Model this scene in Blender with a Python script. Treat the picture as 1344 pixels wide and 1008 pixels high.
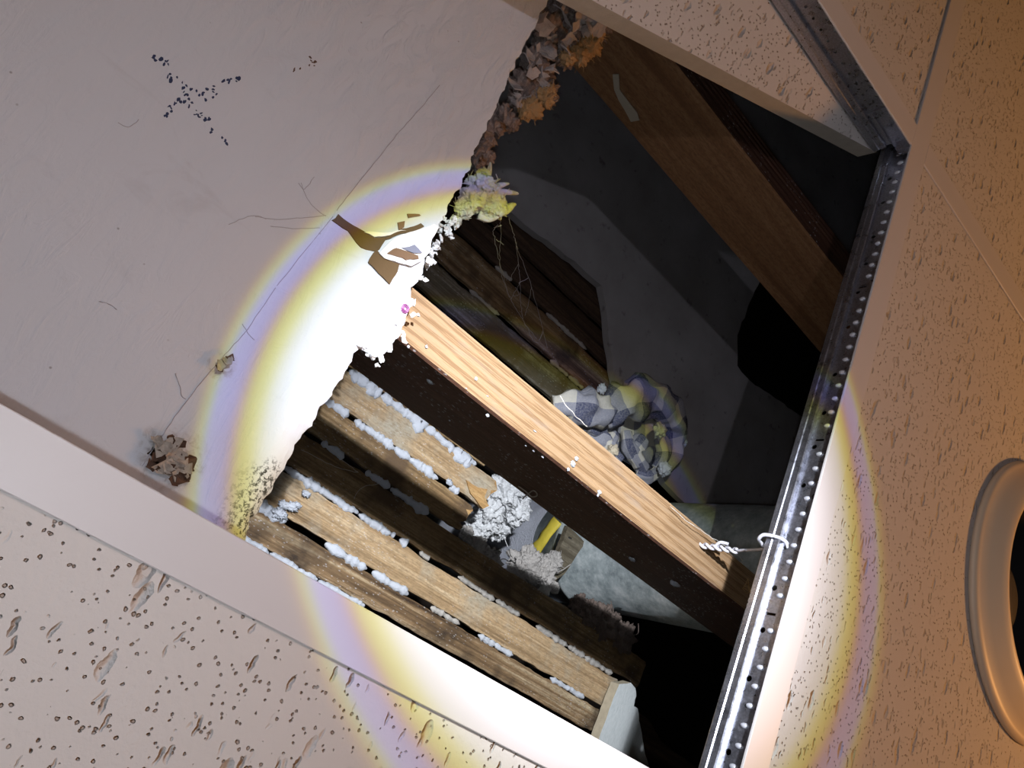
import bpy, bmesh, math, random
from mathutils import Vector, Matrix, noise

for o in list(bpy.data.objects):
    bpy.data.objects.remove(o, do_unlink=True)
SC = bpy.context.scene
COL = SC.collection

# ------------------------------------------------------------------ camera
# World: X runs along the long main tee, Y along the cross tees, Z up.
F = 970.0                                   # focal length in pixels, 1344 x 1008 frame
AX = Vector((0.40842033, -0.81332263, 0.41436594))     # world axes seen from the camera
AY = Vector((0.69304901, 0.57173148, 0.43909702))      # (right, down, forward)
AZ = Vector((-0.59403359, 0.10783976, 0.7971792))
GH = 0.2985                                 # the grid hangs this far above the lens
ZC = 2.40 - GH                              # lens height over the floor
cam = bpy.data.cameras.new('camera')
cam.sensor_width = 36.0
cam.lens = 36.0 * F / 1344.0
cam.clip_start = 0.01
camo = bpy.data.objects.new('camera', cam)
COL.objects.link(camo)
right = Vector((AX.x, AY.x, AZ.x)); up = -Vector((AX.y, AY.y, AZ.y)); back = -Vector((AX.z, AY.z, AZ.z))
m = Matrix((right, up, back)).transposed().to_4x4()
m.translation = Vector((0, 0, ZC))
camo.matrix_world = m
SC.camera = camo

# ------------------------------------------------------------------ light
SC.view_settings.view_transform = 'Standard'
SC.view_settings.look = 'None'
SC.view_settings.gamma = 1.0
SC.view_settings.use_curve_mapping = False
SC.view_settings.exposure = 0.0

wd = bpy.data.worlds.new('world'); SC.world = wd
wd.use_nodes = True
wd.node_tree.nodes['Background'].inputs[0].default_value = (1.0, 0.62, 0.34, 1)
wd.node_tree.nodes['Background'].inputs[1].default_value = 0.022

def add_light(name, kind, loc, energy, color, size):
    l = bpy.data.lights.new(name, kind)
    l.energy = energy; l.color = color
    if kind in ('POINT', 'SPOT'): l.shadow_soft_size = size
    o = bpy.data.objects.new(name, l); o.location = loc
    COL.objects.link(o)
    return o, l

# the phone's own flash LED, a centimetre from the lens
add_light('phone_flash', 'POINT', (-0.011, 0.001, ZC - 0.002), 1.95, (0.83, 0.88, 0.98), 0.0025)
# warm room lamp, standing further down the room
add_light('room_lamp', 'POINT', (0.3, 1.7, ZC - 0.50), 39.0, (1.0, 0.45, 0.13), 0.10)

# hand-held torch: a hot core, and a lens rim that splits into coloured rings
torch_axis = Vector((-0.173, 0.565, 1.0)).normalized()
def torch_light(name, energy, radius, prof):
    to, tl = add_light(name, 'SPOT', (0.268, -0.028, ZC - 0.168), energy, (1, 1, 1), radius)
    to.rotation_euler = torch_axis.to_track_quat('-Z', 'Y').to_euler()
    tl.spot_size = math.radians(140); tl.spot_blend = 0.35
    tl.use_nodes = True
    nt = tl.node_tree
    em = next(n for n in nt.nodes if n.type == 'EMISSION')
    ge = nt.nodes.new('ShaderNodeNewGeometry')
    dt = nt.nodes.new('ShaderNodeVectorMath'); dt.operation = 'DOT_PRODUCT'
    dt.inputs[1].default_value = torch_axis
    ab = nt.nodes.new('ShaderNodeMath'); ab.operation = 'ABSOLUTE'
    ac = nt.nodes.new('ShaderNodeMath'); ac.operation = 'ARCCOSINE'
    dg = nt.nodes.new('ShaderNodeMath'); dg.operation = 'MULTIPLY'; dg.inputs[1].default_value = 180 / math.pi / 60.0
    rp = nt.nodes.new('ShaderNodeValToRGB')
    nt.links.new(ge.outputs['Incoming'], dt.inputs[0])
    nt.links.new(dt.outputs['Value'], ab.inputs[0]); nt.links.new(ab.outputs[0], ac.inputs[0])
    nt.links.new(ac.outputs[0], dg.inputs[0]); nt.links.new(dg.outputs[0], rp.inputs[0])
    nt.links.new(rp.outputs[0], em.inputs['Color'])
    el = rp.color_ramp.elements
    while len(el) < len(prof): el.new(0.5)
    for e, (a, c) in zip(el, prof):
        e.position = a / 60.0; e.color = (*c, 1)
torch_light('torch_core', 56.0, 0.014, [(0, (0.95, 0.97, 1.0)), (9.5, (0.88, 0.91, 0.96)), (13, (0.64, 0.66, 0.70)), (15.5, (0.34, 0.35, 0.38)), (17, (0.09, 0.095, 0.10)), (18.2, (0, 0, 0)), (60, (0, 0, 0))])
torch_light('torch_rim', 60.0, 0.0025, [(0, (0.28, 0.28, 0.29)), (16.8, (0.29, 0.30, 0.33)), (18.1, (0.25, 0.265, 0.25)), (18.8, (0.21, 0.215, 0.075)), (19.3, (0.165, 0.16, 0.030)),
        (19.6, (0.135, 0.085, 0.06)), (20.0, (0.085, 0.078, 0.155)), (20.85, (0.090, 0.095, 0.17)), (21.1, (0.095, 0.120, 0.06)), (21.3, (0.108, 0.105, 0.030)), (21.5, (0.080, 0.054, 0.032)), (21.85, (0.044, 0.038, 0.041)),
        (26, (0.037, 0.034, 0.038)), (40, (0.026, 0.025, 0.028)), (60, (0.009, 0.009, 0.009))])

# ------------------------------------------------------------------ helpers
rnd = random.Random(7)
def ray(px, py):
    v = Vector((px - 672.0, py - 504.0, F))
    return Vector((AX.dot(v), AY.dot(v), AZ.dot(v)))
def W(px, py, h):                 # the point at height h over the lens
    r = ray(px, py); r = r * (h / r.z); r.z += ZC
    return r
def WX(px, py, x):                # the point on the upright plane X = x
    r = ray(px, py); r = r * (x / r.x); r.z += ZC
    return r
def mpp(px, py, h): return h / ray(px, py).z
def V(x, y, h): return Vector((x, y, ZC + h))

def finish(name, bm, mat, parent=None, smooth=False):
    me = bpy.data.meshes.new(name)
    bmesh.ops.recalc_face_normals(bm, faces=bm.faces[:])
    bm.to_mesh(me); bm.free()
    for mm in (mat if isinstance(mat, (list, tuple)) else [mat]): me.materials.append(mm)
    if smooth:
        for p in me.polygons: p.use_smooth = True
    o = bpy.data.objects.new(name, me)
    COL.objects.link(o)
    if parent is not None: attach(o, parent)
    return o
def attach(o, parent):
    o.parent = parent
    o.matrix_parent_inverse = Matrix.Translation(-wloc(parent))
def wloc(o):
    # a thing's origin in the world (parents are never rotated)
    return o.location.copy() if o.parent is None else o.location.copy()
def thing(name, label, cat, loc, group=None, kind=None):
    o = bpy.data.objects.new(name, None); COL.objects.link(o)
    o.location = loc; o.empty_display_size = 0.02
    return tag(o, label, cat, group, kind)
def tag(o, label=None, cat=None, group=None, kind=None):
    if label: o['label'] = label
    if cat: o['category'] = cat
    if group: o['group'] = group
    if kind: o['kind'] = kind
    return o

def add_box(bm, a, b, mi=0):
    vs = [bm.verts.new((x, y, z)) for x in (a[0], b[0]) for y in (a[1], b[1]) for z in (a[2], b[2])]
    for f in ((0, 1, 3, 2), (4, 6, 7, 5), (0, 4, 5, 1), (2, 3, 7, 6), (0, 2, 6, 4), (1, 5, 7, 3)):
        bm.faces.new([vs[i] for i in f]).material_index = mi
def catmull(pts, n):
    out = []
    P = [pts[0]] + list(pts) + [pts[-1]]
    for i in range(1, len(P) - 2):
        for k in range(n):
            t = k / n
            a, b, c, d = P[i - 1], P[i], P[i + 1], P[i + 2]
            out.append(0.5 * ((2 * b) + (c - a) * t + (2 * a - 5 * b + 4 * c - d) * t * t + (3 * b - a - 3 * c + d) * t ** 3))
    out.append(pts[-1].copy())
    return out
def sweep(bm, pts, rad, sides=6, flat=1.0, flatdir=None, uv=None, wob=0.0, seed=0):
    """a tube along pts; rad a number or list; flat squashes along flatdir"""
    rings = []; L = 0.0; uvs = []
    for i, p in enumerate(pts):
        t = (pts[min(i + 1, len(pts) - 1)] - pts[max(i - 1, 0)]).normalized()
        ref = flatdir if flatdir is not None else (Vector((0, 0, 1)) if abs(t.z) < 0.9 else Vector((1, 0, 0)))
        s = t.cross(ref).normalized(); u = s.cross(t).normalized()
        r = rad[i] if isinstance(rad, (list, tuple)) else rad
        if i: L += (p - pts[i - 1]).length
        ring = []
        for k in range(sides):
            a = 2 * math.pi * k / sides
            rr = r
            if wob: rr = r * (1 + wob * noise.noise(Vector((L * 60, math.cos(a) * 1.5, math.sin(a) * 1.5 + seed * 7.3))))
            ring.append(bm.verts.new(p + s * math.cos(a) * rr + u * math.sin(a) * rr * flat))
        rings.append(ring); uvs.append((L, r))
    lay = bm.loops.layers.uv.verify() if uv is not None else None
    for i in range(len(rings) - 1):
        for k in range(sides):
            k2 = (k + 1) % sides
            f = bm.faces.new((rings[i][k], rings[i][k2], rings[i + 1][k2], rings[i + 1][k]))
            if lay:
                per = 2 * math.pi * 0.02
                uu = [(uvs[i][0], per * k / sides), (uvs[i][0], per * (k + 1) / sides),
                      (uvs[i + 1][0], per * (k + 1) / sides), (uvs[i + 1][0], per * k / sides)]
                for lp, q in zip(f.loops, uu): lp[lay].uv = (q[0] + uv[0], q[1] + uv[1])
    bm.faces.new(rings[0][::-1]); bm.faces.new(rings[-1])
def blob(bm, c, r, seed=0, amp=0.35, freq=2.2, sub=4, rough=0.5):
    v0 = len(bm.verts)
    res = bmesh.ops.create_icosphere(bm, subdivisions=sub, radius=1.0)
    off = Vector((seed * 13.7, seed * 5.1, seed * 3.3))
    for v in res['verts']:
        d = v.co.normalized()
        n = noise.fractal(d * freq + off, rough, 2.0, 6) * amp
        n += amp * 0.35 * abs(noise.noise(d * freq * 3.1 + off))
        q = d * (1 + n)
        v.co = Vector((c[0] + q.x * r[0], c[1] + q.y * r[1], c[2] + q.z * r[2]))
def flake(bm, c, size, nrm, seed, th=0.0008, curl=0.5, asp=1.0):
    """a torn, bent scrap of board or paper"""
    R = random.Random(seed)
    n = nrm.normalized(); a = n.orthogonal().normalized()
    a = Matrix.Rotation(R.uniform(0, 6.28), 3, n) @ a
    b = n.cross(a)
    ang = sorted(R.uniform(0, 6.28) for _ in range(11))
    out = [(math.cos(t), math.sin(t)) for t in ang]
    def pt(x, y, k):
        x *= size; y *= size * asp
        return c + a * x + b * y + n * (curl * (x * x) / size + k * th + 0.15 * size * noise.noise(Vector((x / size * 2, y / size * 2, seed))))
    rr = [R.uniform(0.65, 1.15) for _ in ang]
    lay = []
    for k in (0, 1):
        ce = bm.verts.new(pt(0, 0, k))
        mid = [bm.verts.new(pt(x * q * 0.55, y * q * 0.55, k)) for (x, y), q in zip(out, rr)]
        rim = [bm.verts.new(pt(x * q, y * q, k)) for (x, y), q in zip(out, rr)]
        N = len(rim)
        for i in range(N):
            j = (i + 1) % N
            bm.faces.new((ce, mid[i], mid[j])); bm.faces.new((mid[i], rim[i], rim[j], mid[j]))
        lay.append(rim)
    for i in range(len(out)):
        j = (i + 1) % len(out)
        bm.faces.new((lay[0][i], lay[0][j], lay[1][j], lay[1][i]))
def plate(bm, pts, th, jag=0.0, seed=1, seg=0.006):
    """an extruded outline (pts at its underside), its rim roughened"""
    P = []
    for i, p in enumerate(pts):
        q = pts[(i + 1) % len(pts)]
        n = max(1, int((q - p).length / seg)) if jag else 1
        for k in range(n):
            t = k / n; w = p.lerp(q, t)
            if jag and 0 < k:
                w = w + Vector((noise.noise(w * 90 + Vector((seed, 0, 0))), noise.noise(w * 90 + Vector((0, seed, 9))), 0)) * jag
            P.append(w)
    lo = [bm.verts.new(p) for p in P]
    hi = [bm.verts.new(p + Vector((0, 0, th))) for p in P]
    es = []
    for ring in (lo, hi):
        ed = [bm.edges.new((ring[i], ring[(i + 1) % len(ring)])) for i in range(len(ring))]
        bmesh.ops.triangle_fill(bm, edges=ed, use_beauty=True, use_dissolve=False)
    for i in range(len(lo)):
        j = (i + 1) % len(lo)
        bm.faces.new((lo[i], lo[j], hi[j], hi[i]))
def interp(tab, x):
    if x <= tab[0][0]: return tab[0][1]
    for (a, b), (c, d) in zip(tab, tab[1:]):
        if x <= c: return b + (d - b) * (x - a) / (c - a)
    return tab[-1][1]

# ------------------------------------------------------------------ materials
class NT:
    def __init__(s, name, rough=0.6, metal=0.0, spec=0.4):
        s.m = bpy.data.materials.new(name); s.m.use_nodes = True
        s.t = s.m.node_tree; s.b = s.t.nodes['Principled BSDF']
        s.b.inputs['Roughness'].default_value = rough
        s.b.inputs['Metallic'].default_value = metal
        s.b.inputs['Specular IOR Level'].default_value = spec
        s.tc = s.t.nodes.new('ShaderNodeTexCoord')
    def n(s, typ, **kw):
        x = s.t.nodes.new(typ)
        for k, v in kw.items(): setattr(x, k, v)
        return x
    def l(s, a, b): s.t.links.new(a, b)
    def mapv(s, scale, loc=(0, 0, 0), rot=(0, 0, 0), src='Object'):
        mp = s.n('ShaderNodeMapping')
        mp.inputs['Scale'].default_value = scale; mp.inputs['Location'].default_value = loc
        mp.inputs['Rotation'].default_value = rot
        s.l(s.tc.outputs[src], mp.inputs['Vector'])
        return mp.outputs[0]
    def noise(s, vec, scale, detail=4, rough=0.55, dist=0.0):
        x = s.n('ShaderNodeTexNoise')
        x.inputs['Scale'].default_value = scale; x.inputs['Detail'].default_value = detail
        x.inputs['Roughness'].default_value = rough; x.inputs['Distortion'].default_value = dist
        s.l(vec, x.inputs['Vector'])
        return x.outputs[0]
    def voro(s, vec, scale, rand=1.0):
        x = s.n('ShaderNodeTexVoronoi')
        x.inputs['Scale'].default_value = scale; x.inputs['Randomness'].default_value = rand
        s.l(vec, x.inputs['Vector'])
        return x.outputs['Distance']
    def ramp(s, fac, stops):
        x = s.n('ShaderNodeValToRGB')
        e = x.color_ramp.elements
        while len(e) < len(stops): e.new(0.5)
        for q, (p, c) in zip(e, stops):
            q.position = p; q.color = (*c, 1) if not isinstance(c, (int, float)) else (c, c, c, 1)
        s.l(fac, x.inputs[0])
        return x.outputs[0]
    def mix(s, fac, a, b, mode='MIX'):
        x = s.n('ShaderNodeMix', data_type='RGBA', blend_type=mode)
        for sock, v in ((x.inputs[0], fac), (x.inputs[6], a), (x.inputs[7], b)):
            if isinstance(v, (int, float)): sock.default_value = v
            elif isinstance(v, tuple): sock.default_value = (*v, 1)
            else: s.l(v, sock)
        return x.outputs[2]
    def math(s, op, a, b=None, clamp=False):
        x = s.n('ShaderNodeMath', operation=op); x.use_clamp = clamp
        for sock, v in ((x.inputs[0], a), (x.inputs[1], b)):
            if v is None: continue
            if isinstance(v, (int, float)): sock.default_value = v
            else: s.l(v, sock)
        return x.outputs[0]
    def near(s, p, r, soft=0.35, wob=0.0, ws=60):
        """1 close to the world point p, fading out at radius r, outline made ragged"""
        x = s.n('ShaderNodeVectorMath', operation='DISTANCE'); x.inputs[1].default_value = p
        s.l(s.tc.outputs['Object'], x.inputs[0])
        d = x.outputs['Value']
        if wob:
            d = s.math('ADD', d, s.math('MULTIPLY', s.math('SUBTRACT', s.noise(s.tc.outputs['Object'], ws, 5, 0.65), 0.5), wob))
        mr = s.n('ShaderNodeMapRange'); mr.inputs[1].default_value = r; mr.inputs[2].default_value = r * (1 - soft)
        s.l(d, mr.inputs[0])
        return mr.outputs[0]
    def col(s, c):
        if isinstance(c, tuple): s.b.inputs['Base Color'].default_value = (*c, 1)
        else: s.l(c, s.b.inputs['Base Color'])
    def bump(s, h, strength=0.5, dist=0.001, prev=None):
        x = s.n('ShaderNodeBump')
        x.inputs['Strength'].default_value = strength; x.inputs['Distance'].default_value = dist
        s.l(h, x.inputs['Height'])
        if prev is not None: s.l(prev, x.inputs['Normal'])
        s.l(x.outputs[0], s.b.inputs['Normal'])
        return x.outputs[0]

def plain(name, c, rough=0.6, metal=0.0, nscale=40, var=0.15, bump=0.3, bd=0.0006):
    s = NT(name, rough, metal)
    f = s.noise(s.tc.outputs['Object'], nscale, 5)
    s.col(s.mix(f, tuple(v * (1 - var) for v in c), tuple(min(1, v * (1 + var)) for v in c)))
    if bump: s.bump(s.noise(s.tc.outputs['Object'], nscale * 6, 5), bump, bd)
    return s.m

def wood(name, dark, mid, light, axis='Y', ring=90.0, dirt=None, spots=0.0, rough=0.7, bd=0.0006):
    s = NT(name, rough, 0, 0.25)
    sc = {'Y': (ring, 3.0, ring), 'X': (3.0, ring, ring), 'Z': (ring, ring, 3.0)}[axis]
    v = s.mapv(sc)
    g = s.noise(v, 1.0, 6, 0.6, 0.6)
    g2 = s.noise(s.mapv(tuple(k * 4 for k in sc)), 1.0, 5, 0.7)
    big = s.noise(s.tc.outputs['Object'], 14, 4)
    c = s.ramp(g, [(0.28, dark), (0.5, mid), (0.72, light)])
    c = s.mix(s.math('MULTIPLY', s.ramp(g2, [(0.45, 0.0), (0.7, 1.0)]), 0.45), c, dark)
    if dirt: c = s.mix(s.ramp(big, [(0.48, 0.0), (0.62, 1.0)]), c, dirt)
    if spots:
        sp = s.voro(s.mapv((1, .5, 1)), 330)
        msk = s.noise(s.tc.outputs['Object'], 25, 3)
        k = s.math('MULTIPLY', s.ramp(sp, [(0.14, 1.0), (0.26, 0.0)]), s.ramp(msk, [(0.46, 0.0), (0.56, 1.0)]))
        c = s.mix(s.math('MULTIPLY', k, spots), c, (0.75, 0.76, 0.78))
    fz = s.noise(s.mapv((420, 150, 420)), 1.0, 4, 0.7)
    c = s.mix(s.ramp(fz, [(0.35, 0.55), (0.55, 0.0)]), c, tuple(v * .45 for v in mid))
    s.col(c)
    s.bump(s.math('ADD', s.math('ADD', g, s.math('MULTIPLY', g2, 0.7)), s.math('MULTIPLY', fz, 0.8)), 0.8, bd)
    return s.m

def tile_mat():
    s = NT('mineral_tile', 0.85, 0, 0.15)
    oi = s.n('ShaderNodeObjectInfo')
    ad = s.n('ShaderNodeVectorMath', operation='MULTIPLY_ADD')
    ad.inputs[1].default_value = (1, 1, 1)
    sh = s.n('ShaderNodeCombineXYZ')
    r5 = s.math('MULTIPLY', oi.outputs['Random'], 9.0)
    s.l(r5, sh.inputs[0]); s.l(r5, sh.inputs[1])
    s.l(s.tc.outputs['Object'], ad.inputs[0]); s.l(sh.outputs[0], ad.inputs[2])
    base = ad.outputs[0]
    def mp(scale):
        x = s.n('ShaderNodeMapping'); x.inputs['Scale'].default_value = scale
        s.l(base, x.inputs['Vector']); return x.outputs[0]
    wv = s.n('ShaderNodeVectorMath', operation='MULTIPLY_ADD')       # a little warp so holes stay irregular
    nz = s.n('ShaderNodeTexNoise'); nz.inputs['Scale'].default_value = 380
    s.l(base, nz.inputs['Vector'])
    s.l(nz.outputs['Color'], wv.inputs[0]); wv.inputs[1].default_value = (0.0015,) * 3; s.l(base, wv.inputs[2])
    flat = s.n('ShaderNodeMapping'); flat.inputs['Scale'].default_value = (1, 1, 0); s.l(wv.outputs[0], flat.inputs['Vector'])
    wv2 = s.n('ShaderNodeVectorMath', operation='MULTIPLY_ADD')
    nz2 = s.n('ShaderNodeTexNoise'); nz2.inputs['Scale'].default_value = 190; nz2.inputs['Detail'].default_value = 4
    s.l(base, nz2.inputs['Vector']); s.l(nz2.outputs['Color'], wv2.inputs[0]); wv2.inputs[1].default_value = (0.0045,) * 3; s.l(base, wv2.inputs[2])
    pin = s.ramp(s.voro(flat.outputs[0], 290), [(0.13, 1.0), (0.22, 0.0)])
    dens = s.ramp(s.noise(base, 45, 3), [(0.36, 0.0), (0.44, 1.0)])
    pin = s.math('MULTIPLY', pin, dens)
    fw = s.n('ShaderNodeMapping'); fw.inputs['Scale'].default_value = (0.30, 1, 0); s.l(wv2.outputs[0], fw.inputs['Vector'])
    fis = s.ramp(s.voro(fw.outputs[0], 215), [(0.06, 1.0), (0.24, 0.0)])
    fis = s.math('MULTIPLY', fis, s.ramp(s.noise(mp((1, 1, 0)), 30, 2), [(0.44, 0.0), (0.50, 1.0)]))
    bf = s.n('ShaderNodeMapping'); bf.inputs['Scale'].default_value = (0.4, 1, 0); s.l(wv2.outputs[0], bf.inputs['Vector'])
    big = s.ramp(s.voro(bf.outputs[0], 78), [(0.08, 1.0), (0.22, 0.0)])
    allm = s.math('MAXIMUM', s.math('MAXIMUM', pin, fis), big)
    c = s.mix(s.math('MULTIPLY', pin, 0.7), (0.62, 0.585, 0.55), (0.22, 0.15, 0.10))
    c = s.mix(s.math('MULTIPLY', s.math('MAXIMUM', fis, big), 0.22), c, (0.40, 0.31, 0.24))
    s.col(c)
    hgt = s.math('SUBTRACT', s.math('MULTIPLY', s.noise(base, 260, 3), 0.10), allm)
    s.bump(hgt, 1.0, 0.0032)
    return s.m

M = {}
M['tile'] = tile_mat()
M['tile_edge'] = plain('tile_core', (0.50, 0.47, 0.41), 0.9, nscale=120, bump=0.5)
M['flange'] = plain('white_painted_steel', (0.64, 0.61, 0.60), 0.45, nscale=30, var=0.02, bump=0.0)
def galv():
    s = NT('galvanised_steel', 0.30, 0.93)
    a = s.noise(s.tc.outputs['Object'], 700, 4, 0.6)
    s.col(s.ramp(a, [(0.3, (0.34, 0.35, 0.40)), (0.7, (0.60, 0.62, 0.70))]))
    s.l(s.ramp(s.noise(s.tc.outputs['Object'], 160, 5), [(0.3, 0.22), (0.7, 0.46)]), s.b.inputs['Roughness'])
    s.bump(a, 0.25, 0.0003)
    return s.m
M['galv'] = galv()
def ductm():
    s = NT('zinc_duct', 0.5, 0.25)
    a = s.noise(s.tc.outputs['Object'], 38, 6, 0.7)
    d = s.noise(s.tc.outputs['Object'], 220, 4, 0.7)
    c = s.ramp(a, [(0.3, (0.20, 0.24, 0.25)), (0.52, (0.42, 0.48, 0.49)), (0.70, (0.68, 0.72, 0.72))])
    s.col(s.mix(s.ramp(d, [(0.55, 0.0), (0.75, 0.5)]), c, (0.72, 0.74, 0.74)))
    s.bump(d, 0.3, 0.0005)
    return s.m
M['duct'] = ductm()
M['glint'] = plain('painted_glint_zinc', (0.74, 0.76, 0.82), 0.35, 0.3, nscale=200, var=0.1, bump=0)  # pale tone paints the glints onto the pressed stitches
M['foil'] = plain('foil_tape', (0.66, 0.69, 0.78), 0.38, 0.15, nscale=60, var=0.2, bump=0.8, bd=0.003)
M['yellow'] = plain('yellow_tape', (0.62, 0.50, 0.06), 0.55, nscale=90, var=0.3)
M['plaster'] = plain('white_plaster', (0.62, 0.66, 0.73), 0.9, nscale=160, var=0.14, bump=0.9, bd=0.002)
M['plaster_dull'] = plain('dusty_plaster', (0.47, 0.45, 0.42), 0.95, nscale=90, var=0.25, bump=0.9, bd=0.002)
M['fluff'] = plain('white_fibre', (0.74, 0.76, 0.78), 1.0, nscale=70, var=0.2, bump=1.0, bd=0.004)
M['fluff_grey'] = plain('dusty_fibre', (0.42, 0.40, 0.38), 1.0, nscale=60, var=0.35, bump=1.0, bd=0.004)
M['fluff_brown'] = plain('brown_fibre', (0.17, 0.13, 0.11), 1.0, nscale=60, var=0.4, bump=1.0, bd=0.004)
M['kraft'] = plain('kraft_paper', (0.125, 0.078, 0.034), 0.85, nscale=70, var=0.12, bump=0.3)
M['kraft_pale'] = plain('pale_kraft_paper', (0.19, 0.115, 0.065), 0.85, nscale=70, var=0.15, bump=0.3)
M['paper'] = plain('white_paper', (0.82, 0.82, 0.82), 0.8, nscale=50, var=0.05, bump=0.3)
M['paper_grey'] = plain('blue_grey_paper', (0.20, 0.21, 0.27), 0.8, nscale=50, var=0.08, bump=0.3)
M['scrap'] = plain('tan_paper', (0.46, 0.41, 0.32), 0.9, nscale=50, var=0.15)
M['black'] = plain('black_cavity', (0.012, 0.012, 0.014), 0.9, nscale=20, bump=0)
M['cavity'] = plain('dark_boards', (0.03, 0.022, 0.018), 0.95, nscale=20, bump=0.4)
M['trim'] = plain('beige_enamel', (0.78, 0.64, 0.47), 0.42, nscale=30, var=0.02, bump=0)
M['ink'] = plain('blue_marker_ink', (0.018, 0.03, 0.085), 0.5, nscale=200, var=0.4, bump=0)
M['spot'] = plain('brown_spot', (0.10, 0.055, 0.035), 0.8, nscale=200, var=0.4, bump=0)
M['wire'] = plain('painted_wire', (0.62, 0.62, 0.68), 0.4, nscale=300, var=0.2)
M['web'] = plain('cobweb_silk', (0.62, 0.58, 0.52), 0.7, nscale=300, var=0.2, bump=0)
M['thread'] = plain('dust_thread', (0.40, 0.38, 0.40), 0.9, nscale=300, var=0.2, bump=0)
M['rot'] = wood('rotten_board', (0.07, 0.05, 0.045), (0.22, 0.17, 0.15), (0.36, 0.31, 0.28), 'X', 200)
M['rot_light'] = plain('grey_rotten_paper', (0.36, 0.33, 0.32), 0.95, nscale=70, var=0.45, bump=0.8, bd=0.002)
M['rust'] = plain('tan_fibre', (0.42, 0.27, 0.13), 1.0, nscale=60, var=0.4, bump=1.0, bd=0.003)
def fiberglass():
    s = NT('fibreglass', 1.0, 0, 0.05)
    a = s.noise(s.tc.outputs['Object'], 55, 5, 0.7)
    s.col(s.ramp(a, [(0.30, (0.56, 0.58, 0.62)), (0.48, (0.60, 0.62, 0.56)), (0.60, (0.60, 0.62, 0.26)), (0.74, (0.34, 0.25, 0.06))]))
    s.bump(s.noise(s.tc.outputs['Object'], 400, 5, 0.7), 1.0, 0.003)
    return s.m
M['fibreglass'] = fiberglass()
M['lath_pale'] = wood('pale_lath', (0.16, 0.10, 0.05), (0.50, 0.345, 0.19), (0.70, 0.55, 0.36), 'Y', 150, dirt=(0.44, 0.39, 0.30), spots=0.35, bd=0.0022)
M['lath_mid'] = wood('brown_lath', (0.08, 0.048, 0.025), (0.31, 0.20, 0.095), (0.50, 0.37, 0.21), 'Y', 170, dirt=(0.13, 0.085, 0.05), spots=0.35, bd=0.0022)
M['lath_rot'] = wood('stained_lath', (0.035, 0.02, 0.012), (0.31, 0.20, 0.105), (0.68, 0.57, 0.38), 'Y', 110, dirt=(0.05, 0.035, 0.025), spots=0.45, bd=0.0026)
M['lath_grey'] = wood('weathered_lath', (0.06, 0.05, 0.035), (0.26, 0.23, 0.17), (0.48, 0.46, 0.42), 'Y', 140, dirt=(0.16, 0.12, 0.06), spots=0.35, bd=0.0022)
M['strip'] = wood('grey_strip_wood', (0.05, 0.04, 0.025), (0.13, 0.11, 0.075), (0.2, 0.175, 0.13), 'Y', 120)
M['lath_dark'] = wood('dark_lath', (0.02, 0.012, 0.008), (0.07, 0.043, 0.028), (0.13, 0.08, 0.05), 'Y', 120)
M['end_grain'] = wood('fresh_broken_wood', (0.25, 0.13, 0.05), (0.48, 0.29, 0.12), (0.62, 0.42, 0.2), 'Y', 200)
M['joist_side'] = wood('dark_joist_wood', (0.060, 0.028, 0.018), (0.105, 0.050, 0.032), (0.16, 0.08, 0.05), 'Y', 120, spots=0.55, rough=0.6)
M['joist_old'] = wood('brown_joist_wood', (0.17, 0.08, 0.036), (0.29, 0.15, 0.07), (0.39, 0.21, 0.105), 'Y', 60)
def joist_face():
    s = NT('planed_pine', 0.6, 0, 0.3)
    v = s.mapv((1, 0.035, 1))
    w = s.n('ShaderNodeTexWave', wave_type='BANDS', bands_direction='X')
    w.inputs['Scale'].default_value = 42; w.inputs['Distortion'].default_value = 4.5
    w.inputs['Detail'].default_value = 3; w.inputs['Detail Scale'].default_value = 18
    s.l(v, w.inputs['Vector'])
    fine = s.noise(s.mapv((300, 8, 300)), 1, 5, 0.65)
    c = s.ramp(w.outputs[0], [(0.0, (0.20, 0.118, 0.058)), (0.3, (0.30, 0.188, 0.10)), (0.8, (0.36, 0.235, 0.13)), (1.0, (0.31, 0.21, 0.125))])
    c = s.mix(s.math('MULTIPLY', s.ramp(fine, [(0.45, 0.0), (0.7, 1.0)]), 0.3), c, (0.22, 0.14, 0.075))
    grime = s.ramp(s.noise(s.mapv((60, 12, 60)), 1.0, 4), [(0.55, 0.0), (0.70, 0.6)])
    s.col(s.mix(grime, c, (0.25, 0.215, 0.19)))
    s.bump(s.math('ADD', w.outputs[0], s.math('MULTIPLY', fine, 0.5)), 0.6, 0.0008)
    return s.m
M['joist_face'] = joist_face()
def old_plaster():
    s = NT('dirty_old_plaster', 0.95, 0, 0.1)
    a = s.noise(s.tc.outputs['Object'], 9, 5, 0.6)
    b = s.noise(s.tc.outputs['Object'], 60, 5, 0.6)
    c = s.ramp(a, [(0.3, (0.32, 0.31, 0.305)), (0.7, (0.46, 0.45, 0.46))])
    s.col(s.mix(s.ramp(b, [(0.62, 0.0), (0.75, 0.6)]), c, (0.08, 0.07, 0.06)))
    s.bump(b, 0.4, 0.001)
    return s.m
M['old_plaster'] = old_plaster()
def slab():
    s = NT('orange_peel_paint', 0.8, 0, 0.3)
    b = s.noise(s.mapv((160, 420, 300)), 1, 4, 0.6)
    s.col(s.ramp(b, [(0.3, (0.55, 0.60, 0.60)), (0.7, (0.66, 0.70, 0.70))]))
    s.bump(b, 0.6, 0.0012)
    return s.m
M['slab'] = slab()
M['slab_edge'] = plain('broken_plaster_edge', (0.52, 0.46, 0.34), 0.95, nscale=120, var=0.3)

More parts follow.
